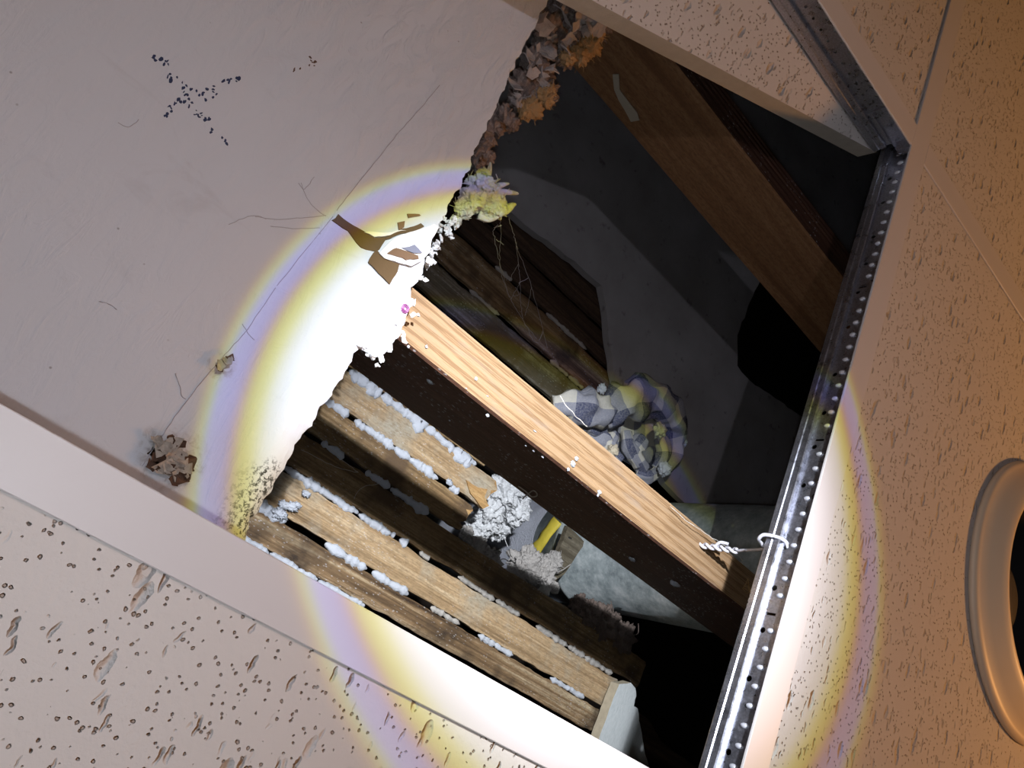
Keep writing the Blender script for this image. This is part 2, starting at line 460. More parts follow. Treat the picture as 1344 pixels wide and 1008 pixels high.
HD0 = 0.425
ROT1 = W(222, 600, 0.425); ROT2 = W(293, 478, 0.421); MOLD = W(345, 648, 0.418); MOLD2 = W(322, 688, 0.418)
def drywall():
    s = NT('painted_wallboard', 0.75, 0, 0.25)
    O = s.tc.outputs['Object']
    base = s.mix(s.noise(O, 6, 4), (0.585, 0.605, 0.645), (0.645, 0.66, 0.695))
    # smudges and hairline scuffs
    sm = s.ramp(s.noise(s.mapv((26, 14, 20), rot=(0, 0, 0.7)), 1.0, 6, 0.65, 0.8), [(0.60, 0.0), (0.72, 0.35)])
    base = s.mix(sm, base, (0.46, 0.45, 0.47))
    sp = s.math('MULTIPLY', s.ramp(s.voro(O, 70), [(0.03, 1.0), (0.06, 0.0)]), s.ramp(s.noise(O, 12, 3), [(0.5, 0.0), (0.56, 1.0)]))
    base = s.mix(s.math('MULTIPLY', sp, 0.7), base, (0.22, 0.2, 0.2))
    # rot and water stains where the sheet got wet
    for p, r, wob in ((ROT1, 0.020, 0.014), (ROT2, 0.010, 0.010)):
        k = s.near(p, r, 0.9, wob, 120)
        base = s.mix(s.math('MULTIPLY', k, 0.55), base, (0.40, 0.30, 0.20))
        vein = s.ramp(s.noise(O, 170, 5, 0.7, 1.0), [(0.50, 0.0), (0.62, 1.0)])
        base = s.mix(s.math('MULTIPLY', s.math('MULTIPLY', k, vein), 0.8), base, (0.15, 0.08, 0.035))
    tea = s.near(W(350, 640, 0.418), 0.055, 0.9, 0.03, 50)
    base = s.mix(s.math('MULTIPLY', tea, 0.55), base, (0.60, 0.53, 0.36))
    for p, r in ((MOLD, 0.022), (MOLD2, 0.02), (W(350, 625, 0.418), 0.012)):
        k = s.near(p, r, 0.8, 0.012, 120)
        mo = s.ramp(s.noise(O, 420, 5, 0.75), [(0.50, 0.0), (0.56, 1.0)])
        base = s.mix(s.math('MULTIPLY', s.math('MULTIPLY', k, mo), 0.95), base, (0.035, 0.032, 0.02))
    s.col(base)
    cr = s.noise(s.mapv((34, 90, 50), rot=(0, 0, -0.5)), 1.0, 5, 0.6, 1.2)
    fine = s.noise(O, 330, 3, 0.5)
    crm = s.math('MULTIPLY', s.ramp(cr, [(0.45, 0.0), (0.75, 1.0)]), s.math('ADD', s.math('MULTIPLY', s.near(W(610, 60, HD0), 0.19, 0.9, 0.05, 12), 0.85), 0.15))
    n1 = s.bump(crm, 0.55, 0.004)
    s.bump(fine, 0.18, 0.0006, n1)
    return s.m
M['drywall'] = drywall()
M['gypsum'] = plain('broken_gypsum', (0.62, 0.58, 0.48), 0.95, nscale=150, var=0.25, bump=0.8)
def plaid():
    s = NT('plaid_flannel', 0.95, 0, 0.1)
    sx = s.n('ShaderNodeSeparateXYZ'); s.l(s.tc.outputs['UV'], sx.inputs[0])
    def st(o):
        return s.math('GREATER_THAN', s.math('FRACT', s.math('MULTIPLY', o, 1 / 0.050)), 0.5)
    k = s.math('MULTIPLY', s.math('ADD', st(sx.outputs[0]), st(sx.outputs[1])), 0.5)
    c = s.ramp(k, [(0.0, (0.62, 0.60, 0.52)), (0.5, (0.30, 0.31, 0.36)), (1.0, (0.085, 0.095, 0.16))])
    c = s.mix(s.ramp(s.noise(s.tc.outputs['Object'], 500, 3), [(0.4, 0.0), (0.7, 0.35)]), c, (0.5, 0.5, 0.5))
    s.col(c)
    s.bump(s.noise(s.tc.outputs['Object'], 90, 5), 0.6, 0.003)
    return s.m
M['plaid'] = plaid()

# ------------------------------------------------------------------ shell added round the void above the grid to block stray light
def struct_box(name, a, b, mat, label):
    bm = bmesh.new(); add_box(bm, a, b)
    return tag(finish(name, bm, mat), label, name.split('_')[0], kind='structure')
X0, X1, Y0, Y1, HT = -1.0, 1.75, -0.9, 1.85, 1.45
struct_box('blocker_near', (X0 - .03, Y0, ZC + GH), (X0, Y1, ZC + HT + .05), M['cavity'], 'added dark panel below the frame, keeping stray light out of the void')
struct_box('blocker_far', (X1, Y0, ZC + GH), (X1 + .03, Y1, ZC + HT + .05), M['cavity'], 'added dark panel beyond the brown joist, keeping stray light out of the void')
struct_box('blocker_left', (X0, Y0 - .03, ZC + GH), (X1, Y0, ZC + HT + .05), M['cavity'], 'added dark panel above the wallboard, keeping stray light out of the void')
struct_box('blocker_right', (X0, Y1, ZC + GH), (X1, Y1 + .03, ZC + HT + .05), M['cavity'], 'added dark panel behind the duct, keeping stray light out of the void')
# floor boards added above, closing the void against light from outside
rf = thing('ceiling', 'dark floor boards added above the void to keep stray light out', 'ceiling', V(0.4, 0.5, HT), kind='structure')
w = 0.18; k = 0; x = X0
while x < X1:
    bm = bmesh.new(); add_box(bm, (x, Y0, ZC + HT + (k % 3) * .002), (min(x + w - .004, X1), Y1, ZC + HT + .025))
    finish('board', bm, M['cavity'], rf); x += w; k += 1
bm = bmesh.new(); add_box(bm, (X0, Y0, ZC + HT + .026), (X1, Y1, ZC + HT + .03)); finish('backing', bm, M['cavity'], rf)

# ------------------------------------------------------------------ suspended grid
XB, XC, YA = 0.0155, 0.622, 0.4385
FW = 0.0235
P1 = 0.61
def hole_web(name, u0, u1, v0, v1, holes, slots, to3, mat, parent):
    """a flat strip with real punched holes; to3 maps (u, v) into the world"""
    bm = bmesh.new(); edges = []
    def loop(pts):
        vs = [bm.verts.new(to3(*p)) for p in pts]
        for i in range(len(vs)): edges.append(bm.edges.new((vs[i], vs[(i + 1) % len(vs)])))
    loop([(u0, v0), (u1, v0), (u1, v1), (u0, v1)])
    for (u, v, r) in holes:
        loop([(u + r * math.cos(t * math.pi / 6), v + r * math.sin(t * math.pi / 6)) for t in range(12)])
    for (u, v, a, b) in slots:
        loop([(u - a, v - b), (u + a, v - b), (u + a, v + b), (u - a, v + b)])
    bmesh.ops.triangle_fill(bm, edges=edges, use_beauty=True)
    o = finish(name, bm, mat, parent)
    md = o.modifiers.new('sheet', 'SOLIDIFY'); md.thickness = 0.0009; md.offset = 0
    return o
def tee(name, label, axis, c, a, b, holes, slots, dimples, fw=FW, cat='ceiling grid', bump_row=True):
    """axis 'X': runs along X at Y = c; axis 'Y': along Y at X = c"""
    def P(u, s, v): return Vector((u, c + s, ZC + GH + v)) if axis == 'X' else Vector((c + s, u, ZC + GH + v))
    t = thing(name, label, cat, P((a + b) / 2, 0, 0), group='steel tees of the suspended ceiling')
    # white cap: a shallow channel with rolled edges
    bm = bmesh.new(); h = fw / 2
    prof = [(-h, 0.0004), (-h + .0004, 0), (h - .0004, 0), (h, 0.0004), (h, 0.0016), (h - .002, 0.0019), (-h + .002, 0.0019), (-h, 0.0016)]
    r0 = [bm.verts.new(P(a, s, v)) for s, v in prof]; r1 = [bm.verts.new(P(b, s, v)) for s, v in prof]
    n = len(prof)
    for i in range(n): bm.faces.new((r0[i], r0[(i + 1) % n], r1[(i + 1) % n], r1[i]))
    bm.faces.new(r0); bm.faces.new(r1)
    tag(finish('flange', bm, M['flange'], t), 'white painted face')
    wb_ = hole_web('web', a, b, 0.0015, 0.0255, holes, slots, lambda u, v: P(u, 0, v), M['galv'], t)
    bm = bmesh.new()
    prof = [(-.0032, .0255), (-.0037, .0265), (-.0037, .0300), (-.0030, .0308), (-.0030, .0318), (-.0037, .0326), (-.0037, .0368), (-.0028, .0380), (.0028, .0380),
            (.0037, .0368), (.0037, .0326), (.0030, .0318), (.0030, .0308), (.0037, .0300), (.0037, .0265), (.0032, .0255)]
    r0 = [bm.verts.new(P(a, s, v)) for s, v in prof]; r1 = [bm.verts.new(P(b, s, v)) for s, v in prof]
    n = len(prof)
    for i in range(n): bm.faces.new((r0[i], r0[(i + 1) % n], r1[(i + 1) % n], r1[i]))
    bm.faces.new(r0); bm.faces.new(r1)
    tag(finish('bulb', bm, M['galv'], t), 'rolled metal bead along the top')
    # pressed stitches along the foot of the web
    if dimples:
        bm = bmesh.new()
        for u in dimples:
            for sgn in (-1,):
                cpt = P(u, sgn * 0.0008, 0.0150)
                st = bmesh.ops.create_uvsphere(bm, u_segments=8, v_segments=5, radius=1.0)
                for v in st['verts']:
                    q = v.co
                    if axis == 'X': v.co = cpt + Vector((q.x * .0019, q.y * .0018, q.z * .0030))
                    else: v.co = cpt + Vector((q.x * .0018, q.y * .0019, q.z * .0030))
        so = finish('stitches', bm, M['glint'], wb_, True)
        so['kind'] = 'stuff'
    return t
hx = [.586, .555, .512, .480, .447, .409, .36, .3225, .291, .257, .206, .174, .143, .109, .061, .03, -.02, -.06, .66, .70, .74, .80, .86, .92, .98]
slots = [(x, .0185, .0010, .0036) for x in (.155, .297, .452, .62)]
dim = [i * 0.0128 - 0.1 for i in range(96)]
tee('main_tee', 'long steel tee with punched holes and the hanger wire, right of the hole', 'X', YA, -0.62, 1.23,
    [(x, .0215, .0021) for x in hx], [s for s in slots if s[0] < .6], [d for d in dim if all(abs(d - s[0]) > .004 for s in slots)], fw=0.0255)
tee('cross_tee', 'nearest tee, wide white strip above the bottom-left tile, glaring in the torch light', 'Y', XB, -0.171, YA - .0128, [], [], [])
rows = []
yy = 0.415
while yy > -0.16:
    rows.append((yy, .0185, .0013)); rows.append((yy - .006, .0095, .0013)); yy -= .0125
ct = tee('cross_tee', 'tee with two rows of dimples meeting the long tee at the top right', 'Y', XC, -0.171, YA - .0128, rows, [], [], fw=0.0275)
tee('cross_tee', 'tee running off the right edge between two brown-lit tiles', 'Y', XC, YA + .0128, 1.05, [], [], [], fw=0.0265)
for nm, lab, ar in (('trim_left', 'tee closing the hole on the left, outside the frame', ('X', YA - P1, -0.62, 1.23)), ('trim_right', 'tee past the bottom right corner, outside the frame', ('Y', XB, YA + .0128, 1.05))):
    q = tee(nm, lab, *ar, [], [], []); q['kind'] = 'structure'; q['category'] = 'ceiling grid'; del q['group']
# clip that joins the dimpled tee to the long one
bm = bmesh.new()
add_box(bm, (XC - .0022, .385, ZC + GH + .003), (XC - .0012, .4245, ZC + GH + .0235))
add_box(bm, (XC - .0022, .4245, ZC + GH + .006), (XC - .0005, .4362, ZC + GH + .020))
add_box(bm, (XC - .010, .4340, ZC + GH + .005), (XC - .0005, .4352, ZC + GH + .019))
sweep(bm, [V(XC - .0055, .405, GH + .013), V(XC - .0022, .405, GH + .013)], .0025, 10)
sweep(bm, [V(XC - .003, .386 + .0, GH + .020), V(XC - .003, .424, GH + .020)], .0008, 6)
tag(finish('splice_clip', bm, M['galv'], ct), 'shiny steel end clip')

# ------------------------------------------------------------------ ceiling tiles
def tile_mesh(hole=None, notch=None):
    bm = bmesh.new(); s = 0.298; th = 0.016; n = 0
    def loopz(pts, z): return [bm.verts.new((x, y, z)) for x, y in pts]
    outer = [(-s, -s), (s, -s), (s, s), (-s, s)]
    for z in (0.0, th):
        ed = []
        o = loopz(outer, z); ed += [bm.edges.new((o[i], o[(i + 1) % 4])) for i in range(4)]
        if hole:
            c = loopz([(hole[0] + hole[2] * math.cos(t * math.pi / 24), hole[1] + hole[2] * math.sin(t * math.pi / 24)) for t in range(48)], z)
            ed += [bm.edges.new((c[i], c[(i + 1) % 48])) for i in range(48)]
        bmesh.ops.triangle_fill(bm, edges=ed, use_beauty=True)
    bm.verts.ensure_lookup_table()
    lo = [v for v in bm.verts if v.co.z == 0.0]; hi = [v for v in bm.verts if v.co.z != 0.0]
    key = {(round(v.co.x, 5), round(v.co.y, 5)): v for v in hi}
    for e in [e for e in bm.edges if len(e.link_faces) == 1 and e.verts[0].co.z == 0.0]:
        a, b = e.verts
        f = bm.faces.new((a, b, key[(round(b.co.x, 5), round(b.co.y, 5))], key[(round(a.co.x, 5), round(a.co.y, 5))]))
        f.material_index = 1
    for f in bm.faces:
        if abs(f.normal.z) > .5 and f.calc_center_median().z > .01: f.material_index = 1
    bmesh.ops.recalc_face_normals(bm, faces=bm.faces[:])
    me = bpy.data.meshes.new('ceiling_tile'); bm.to_mesh(me); bm.free()
    me.materials.append(M['tile']); me.materials.append(M['tile_edge'])
    return me
TM = tile_mesh()
P0 = 0.61
LX, LY = 0.337, 0.794                                        # centre of the round fitting
def tile(me, x, y, h, label, rz=0.0, rx=0.0, ry=0.0):
    o = bpy.data.objects.new('ceiling_tile', me); COL.objects.link(o)
    o.location = V(x, y, h); o.rotation_euler = (rx, ry, rz)
    return tag(o, label, 'ceiling tile', 'mineral fibre ceiling tiles')
TH = GH + 0.0021
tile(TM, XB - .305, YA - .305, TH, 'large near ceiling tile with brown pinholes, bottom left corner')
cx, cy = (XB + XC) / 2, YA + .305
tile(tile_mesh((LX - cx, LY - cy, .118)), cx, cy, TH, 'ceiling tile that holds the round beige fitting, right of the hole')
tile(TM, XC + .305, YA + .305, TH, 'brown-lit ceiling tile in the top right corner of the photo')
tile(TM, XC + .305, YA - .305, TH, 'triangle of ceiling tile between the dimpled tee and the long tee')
# the lifted tile, slid over the dimpled tee, one corner by the junction
TK = 0.20                                        # its slope, rising away from the tee it leans on
def on_tile(px, py):
    q = ray(px, py); q = q / q.z
    h = (0.3392 + TK * XC) / (1 + TK * q.x)
    return V(q.x * h, q.y * h, h)
def tilt(x, y): return V(x, y, 0.3392 + TK * (XC - x))
corner = on_tile(1150, 200); far = on_tile(780, 2)
far = corner + (far - corner) * (0.56 / (far - corner).length)
bm = bmesh.new()
out = [corner, far, tilt(far.x + .10, far.y - .02), tilt(.70, far.y - .02), tilt(.70, corner.y - .01), tilt(corner.x + .03, corner.y)]
up_ = Vector((TK, 0, 1)).normalized() * .020
lo = [bm.verts.new(q) for q in out]; hi = [bm.verts.new(q + up_) for q in out]
bm.faces.new(lo)
bm.faces.new(hi[::-1]).material_index = 1
for k in range(len(lo)): bm.faces.new((lo[k], lo[(k + 1) % len(lo)], hi[(k + 1) % len(lo)], hi[k])).material_index = 1
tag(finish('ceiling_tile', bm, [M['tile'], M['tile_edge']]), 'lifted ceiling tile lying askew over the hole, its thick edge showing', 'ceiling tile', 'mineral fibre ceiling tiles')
# unseen rest of the ceiling, lapped over the tiles to stop light leaks
bm = bmesh.new()
for a, b in (((X0, Y0), (XB - .58, Y1)), ((XC + .58, Y0), (X1, Y1)), ((XB - .58, Y0), (XC + .58, -0.15)), ((XB - .58, YA + .58), (XC + .58, Y1)), ((XB - .60, YA + .001), (XB + .0064, YA + .60))):
    z = 0.0 if b[0] == XB + .0064 else .0165
    add_box(bm, (a[0], a[1], ZC + TH + z), (b[0], b[1], ZC + TH + z + .016))
tag(finish('ceiling', bm, M['tile']), 'rest of the suspended ceiling around the picture, added to stop light leaks', 'ceiling', kind='structure')

# ------------------------------------------------------------------ round fitting in the tile
t = thing('ceiling_fitting', 'round beige ceiling fitting with a dark opening at the right edge', 'light fitting', V(LX, LY, GH))
def lathe(name, prof, mat, parent, seg=64, c=(LX, LY)):
    bm = bmesh.new(); rings = []
    for r, h in prof: rings.append([bm.verts.new((c[0] + r * math.cos(k * 2 * math.pi / seg), c[1] + r * math.sin(k * 2 * math.pi / seg), ZC + h)) for k in range(seg)])
    for i in range(len(rings) - 1):
        for k in range(seg):
            bm.faces.new((rings[i][k], rings[i][(k + 1) % seg], rings[i + 1][(k + 1) % seg], rings[i + 1][k]))
    return finish(name, bm, mat, parent, True)
lathe('trim_ring', [(.1185, .3030), (.1350, .3000), (.1358, .2975), (.1350, .2955), (.1325, .2938), (.1305, .2932), (.1285, .2926), (.1220, .2885), (.1130, .2822), (.1085, .2798), (.1055, .2790), (.1035, .2796), (.1022, .2815), (.1018, .2850), (.1022, .3030), (.1185, .3030)], M['trim'], t)
lathe('baffle', [(.1017, .284), (.0960, .300), (.090, .34), (.088, .40), (.0, .402)], M['black'], t)
lathe('lamp', [(.0, .318), (.024, .319), (.034, .323), (.037, .331), (.030, .355), (.016, .372), (.014, .400)], plain('grey_lamp_glass', (0.10, 0.09, 0.08), 0.25, nscale=20, bump=0), t)

# ------------------------------------------------------------------ lower wallboard ceiling with its broken edge
HD = 0.425
edge_tab = [(-1.0, .30), (0.0, .300), (.0919, .2975), (.12, .2935), (.17, .2915), (.2518, .2921), (.33, .2935), (.385, .2925), (.400, .2915), (.403, .318), (.408, .326),
            (.43, .335), (.4615, .3367), (.485, .330), (.5, .325), (.5355, .3144), (.555, .317), (.5697, .3173), (.59, .309), (.6062, .3031), (.66, .298), (.7623, .2934), (.8794, .2778), (1.1612, .2513), (1.4, .24), (4, .2)]
crease = [(-.5, .060), (.045, .0602), (.123, .0614), (.2345, .0657), (.35, .0715), (2, .12)]
fold = [(-.5, .108), (.04, .1155), (.20, .096), (.26, .094), (2, .1)]
def sag(x, y, ye):
    t = min(1.0, max(0.0, (0.243 - x) / 0.03))
    yc, yf = interp(crease, x), interp(fold, x)
    yf = max(yf, yc + .012)
    d1 = 0.0105 * (0.75 + 0.25 * min(1, max(0, (x + .1) / .3)))
    if y < yc: s = 0.0
    elif y < yf: s = d1 * (y - yc) / (yf - yc)
    else:
        q = min(1.0, (y - yf) / max(.004, ye - yf)); s = d1 + (0.0035 - d1) * q * q
    s *= t
    # the sheet as a whole is not quite flat
    s += 0.0012 * noise.noise(Vector((x * 7, y * 7, 0.3))) + 0.0005 * noise.noise(Vector((x * 30, y * 30, 2.0)))
    if y < .02: s *= 1
    return s
ceil_dry = thing('ceiling', 'old off-white wallboard ceiling, broken away along a ragged edge', 'ceiling', V(0.25, -0.2, HD), kind='structure')
bm = bmesh.new()
xs = [-0.95, -.6, -.3, -.15, -.08, -.04] + [-.02 + .0025 * i for i in range(int(.60 / .0025))] + [.60, .64, .7, .8, 1.0, 1.3, 1.7]
NV = 90
vg = []
for x in xs:
    ye = interp(edge_tab, x / HD) * (HD - .0035)
    ye += 0.0022 * noise.fractal(Vector((x * 110, 1.7, 0)), 0.6, 2, 4) + 0.0012 * noise.noise(Vector((x * 400, 4.0, 0)))
    col = []
    for j in range(NV + 1):
        q = j / NV
        y = -0.88 + (ye + 0.88) * (1 - (1 - q) ** 2.2)
        s = sag(x, y, ye)
        col.append(bm.verts.new(V(x, y, HD - s)))
    vg.append(col)
holes_px = [(W(207, 601, HD), .0042), (W(203, 592, HD), .0028), (W(213, 608, HD), .0026)]
for i in range(len(xs) - 1):
    for j in range(NV):
        vs = (vg[i][j], vg[i][j + 1], vg[i + 1][j + 1], vg[i + 1][j])
        c = (vs[0].co + vs[2].co) / 2
        if any((Vector((c.x - p.x, c.y - p.y, 0))).length < r for p, r in holes_px): continue
        bm.faces.new(vs)
me = bpy.data.meshes.new('wallboard'); 
for f in bm.faces:
    if f.normal.z > 0: f.normal_flip()
bm.normal_update()
for f in bm.faces:
    if f.normal.z > 0: f.normal_flip()
bm.to_mesh(me); bm.free()
me.materials.append(M['drywall']); me.materials.append(M['gypsum'])
for p in me.polygons: p.use_smooth = True
wb = bpy.data.objects.new('wallboard', me); COL.objects.link(wb); attach(wb, ceil_dry)
md = wb.modifiers.new('board', 'SOLIDIFY'); md.thickness = 0.0105; md.offset = -1; md.material_offset_rim = 1; md.material_offset = 1

def under(px, py, d=0.0012):
    """the point on the underside of the wallboard seen at a pixel, d below it"""
    h = HD
    for _ in range(6):
        p = W(px, py, h); ye = interp(edge_tab, p.x / HD) * HD
        h = HD - sag(p.x, p.y, ye) - d
    return W(px, py, h)
def z4(x, y): return (400 + x / 4.2, 240 + y / 4.2)
def skin(name, polys, mat, d=0.0012, th=0.0008, label=None, parent=None):
    bm = bmesh.new()
    for i, poly in enumerate(polys):
        plate(bm, [under(px, py, d) for px, py in poly], th, jag=0.0012, seed=i + len(name), seg=.003)
    o = finish(name, bm, mat, parent or ceil_dry)
    if label: o['label'] = label
    return o
Z = lambda *pts: [z4(*p) for p in pts]
skin('torn_paper', [Z((150, 205), (185, 172), (270, 235), (330, 268), (385, 303), (440, 300), (450, 308), (412, 368), (392, 378), (310, 355), (270, 308), (240, 265))], M['kraft'], .0010, label='brown kraft paper laid bare')
skin('torn_paper', [Z((440, 300), (560, 250), (640, 222), (660, 240), (565, 276), (450, 312))], M['kraft'], .0013, label='strip of brown kraft paper')
skin('torn_paper', [Z((398, 368), (430, 410), (470, 430), (522, 450), (512, 490), (470, 558), (410, 500), (352, 440), (380, 385))], M['kraft'], .0016, label='square of brown kraft paper')
skin('torn_paper', [Z((412, 388), (490, 312), (560, 278), (715, 226), (738, 246), (700, 312), (690, 380), (640, 432), (590, 458), (520, 440), (440, 415))], M['paper'], .0030, label='white curled paper')
skin('torn_paper', [Z((455, 388), (505, 358), (560, 375), (625, 400), (630, 418), (560, 425), (515, 405))], M['kraft_pale'], .0042, label='brown back of the torn paper')
skin('torn_paper', [Z((535, 358), (575, 352), (605, 340), (648, 385), (600, 386))], M['paper_grey'], .0044, label='blue-grey paper scrap')
skin('torn_paper', [Z((566, 170), (632, 172), (640, 180), (600, 186), (572, 192))], M['kraft_pale'], .0012)
skin('torn_paper', [Z((513, 218), (552, 210), (548, 245), (520, 262))], M['kraft_pale'], .0012)
skin('torn_paper', [Z((330, 272), (480, 272), (560, 262), (450, 292), (385, 298))], M['paper'], .0022)
bm = bmesh.new()
for i, (a, b, c) in enumerate([(540, 395, 7), (520, 425, 6), (510, 455, 7), (489, 468, 7), (552, 362, 6), (545, 408, 5), (500, 465, 6), (476, 452, 5), (565, 340, 6), (530, 440, 6), (497, 474, 5)]):
    R = random.Random(i + 50)
    for q in range(3):
        flake(bm, under(a + R.gauss(0, 3), b + R.gauss(0, 3), .001) + Vector((0, .001, .003)), c * .0005 * R.uniform(.5, 1.1), Vector((R.gauss(0, .6), R.gauss(0, .6), -1)), 500 + i * 4 + q, .0015, R.uniform(-.6, .6), .7)
finish('crumbled_edge', bm, M['paper'], ceil_dry)['kind'] = 'stuff'
# pink marker squiggle on the flap, crack, scuffs, the X
bm = bmesh.new()
for a0 in range(3):
    pts = [under(532 + (5 - a0 * 1.5) * math.cos(t * .7 + a0), 405 + (6 - a0 * 1.7) * math.sin(t * .7 + a0), .0006) for t in range(10)]
    sweep(bm, pts, .0003, 4)
finish('marker_squiggle', bm, plain('purple_ink', (0.35, 0.10, 0.30), 0.6, nscale=90, bump=0), ceil_dry)
def threads(name, lines, mat, r=.00035, d=.0004, parent=None):
    bm = bmesh.new()
    for ln in lines:
        pts = catmull([under(a, b, d) for a, b in ln], 6)
        for i, p in enumerate(pts): p.x += .0005 * noise.noise(p * 300); p.y += .0005 * noise.noise(p * 300 + Vector((5, 5, 5)))
        sweep(bm, pts, r, 4)
    return finish(name, bm, mat, parent or ceil_dry)
threads('crack', [[(577, 112), (552, 142), (525, 172), (500, 203), (472, 238), (442, 276)]], M['thread'], .00026)
threads('crease_line', [[(437, 284), (400, 330), (360, 380), (325, 432), (300, 460), (270, 495), (235, 540), (205, 583), (187, 612)]], M['thread'], .00024)
threads('dust_thread', [[(335, 284), (365, 288), (395, 286), (428, 283)], [(300, 295), (330, 283), (350, 287)], [(355, 297), (390, 300), (420, 299)], [(395, 240), (402, 258), (412, 272), (428, 284)],
                        [(412, 232), (400, 248), (392, 240)], [(230, 490), (235, 505), (240, 520), (244, 524)], [(155, 160), (168, 167), (182, 157)], [(130, 395), (145, 400), (153, 406)], [(318, 425), (326, 438), (334, 446)]], M['thread'], .0002)
def blots(name, pts, mat, s0, s1, seed):
    R = random.Random(seed); bm = bmesh.new()
    for (a, b) in pts:
        for _ in range(R.choice((2, 3, 3, 4))):
            ca, cb = a + R.uniform(-5, 5), b + R.uniform(-4, 4); s = R.uniform(s0, s1); el_ = R.uniform(0.4, 1.0); ro = R.uniform(0, 3.1)
            poly = []
            for k in range(7):
                t = k * 6.283 / 7; q = s * R.uniform(.6, 1.2)
                u, v = q * math.cos(t), q * math.sin(t) * el_
                poly.append((ca + u * math.cos(ro) - v * math.sin(ro), cb + u * math.sin(ro) + v * math.cos(ro)))
            plate(bm, [under(x, y, .0002) for x, y in poly], .0003)
    return finish(name, bm, mat, ceil_dry)
blots('marker_cross', [(201, 77), (207, 76), (216, 84), (222, 99), (229, 102), (240, 112), (246, 124), (255, 118), (247, 128), (238, 133), (230, 134), (226, 141), (223, 149), (221, 152), (250, 137), (258, 148),
                       (265, 151), (272, 155), (280, 171), (268, 120), (266, 127), (280, 124), (284, 117), (298, 110), (303, 106), (309, 103), (293, 184)], M['ink'], 1.5, 3.4, 3)['label'] = 'blue marker cross of broken dabs'
blots('brown_spot', [(411, 79), (408, 83), (390, 92)], M['spot'], 1.2, 2.6, 5)
# peeling flakes round the rotten corner
bm = bmesh.new()
for i, (a, b, s) in enumerate([(214, 590, 9), (226, 585, 10), (236, 600, 8), (228, 612, 9), (212, 614, 8), (240, 615, 9), (225, 600, 7), (205, 580, 6), (230, 625, 7), (290, 480, 6), (298, 474, 5)]):
    flake(bm, under(a, b, .0035), s * .00062, Vector((rnd.uniform(-.5, .5), rnd.uniform(-.5, .5), -1)), 40 + i, .0006, .5)
finish('peeling_flakes', bm, plain('curled_paint', (0.40, 0.34, 0.28), 0.85, nscale=260, var=0.6), ceil_dry, False)
bm = bmesh.new()
for i, (a, b, s) in enumerate([(247, 612, 5), (243, 622, 5), (236, 629, 5), (250, 603, 4), (200, 612, 4), (238, 582, 4), (225, 577, 3), (302, 470, 3), (216, 604, 4), (222, 616, 4), (232, 592, 3), (208, 596, 4), (228, 630, 4), (288, 484, 3)]):
    flake(bm, under(a, b, .0024), s * .0009, Vector((rnd.uniform(-.6, .6), rnd.uniform(-.6, .6), -1)), 70 + i, .0006, .8)
finish('rotten_flakes', bm, M['spot'], ceil_dry)

# ------------------------------------------------------------------ joists
BEAM = {}
def joist(name, label, x0, x1, h0, h1, y0, y1, mside, mface):
    t = thing(name, label, 'joist', V((x0 + x1) / 2, (y0 + y1) / 2, h0), 'wooden joists over the hole')
    bm = bmesh.new()
    prof = []
    n = 26
    for i in range(n + 1):
        q = i / n
        prof.append((x0 + .0015 + (x1 - x0 - .003) * q, h0 + .00022 * math.cos(q * 2 * math.pi * 5.5 + .8 * math.sin(q * 9)) + .0003))
    prof += [(x1, h0 + .003), (x1, h1 - .001), (x0, h1 - .001), (x0, h0 + .003)]
    ny = 70; rings = []
    for j in range(ny + 1):
        y = y0 + (y1 - y0) * j / ny
        rings.append([bm.verts.new(V(px + .0009 * noise.noise(Vector((px * 40, y * 9, h * 5))), y, h + .0005 * noise.noise(Vector((px * 90, y * 12, 4.4))))) for px, h in prof])
    m_ = len(prof)
    for j in range(ny):
        for i in range(m_):
            f = bm.faces.new((rings[j][i], rings[j][(i + 1) % m_], rings[j + 1][(i + 1) % m_], rings[j + 1][i]))
            f.material_index = 1 if i < n else 0
    bm.faces.new(rings[0]); bm.faces.new(rings[-1])
    t['beam'] = 1
    BEAM[name + str(len(BEAM))] = finish('beam', bm, [mside, mface], t)
    del t['beam']
    return t
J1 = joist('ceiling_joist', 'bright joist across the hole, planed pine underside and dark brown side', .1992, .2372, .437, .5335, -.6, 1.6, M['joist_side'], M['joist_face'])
J2 = joist('ceiling_joist', 'dim brown joist in the shadow behind the lifted tile', .605, .643, .437, .533, -.6, 1.6, M['joist_old'], M['joist_side'])
B1 = BEAM['ceiling_joist0']
def chips(name, pts, mat, parent, onx=None, onh=None, seed=0):
    R = random.Random(seed)
    for i, (a, b, s) in enumerate(pts):
        p = WX(a, b, onx) if onx else W(a, b, onh)
        bm = bmesh.new(); r = s * mpp(a, b, p.z - ZC)
        blob(bm, p, (r * (.5 if onx else 1), r * R.uniform(.9, 1.4), r * (.8 if onx else .4)), seed + i, .45, 2.5, 3)
        finish(name, bm, mat, parent, True)
chips('plaster_chip', [(830, 734, 4.5), (886, 766, 6.5), (564, 501, 3.5), (702, 566, 2), (640, 520, 1.5), (748, 706, 2), (612, 510, 1.5), (690, 585, 1.4), (700, 592, 1.3), (712, 600, 1.4), (590, 552, 1.3)], M['plaster'], B1, onx=.1985, seed=11)
chips('plaster_chip', [(752, 609, 4), (757, 602, 3), (746, 616, 2), (787, 646, 2.5), (785, 650, 2), (625, 497, 2.2), (560, 455, 2), (640, 545, 2), (536, 455, 2)], M['plaster'], B1, onh=.4368, seed=31)
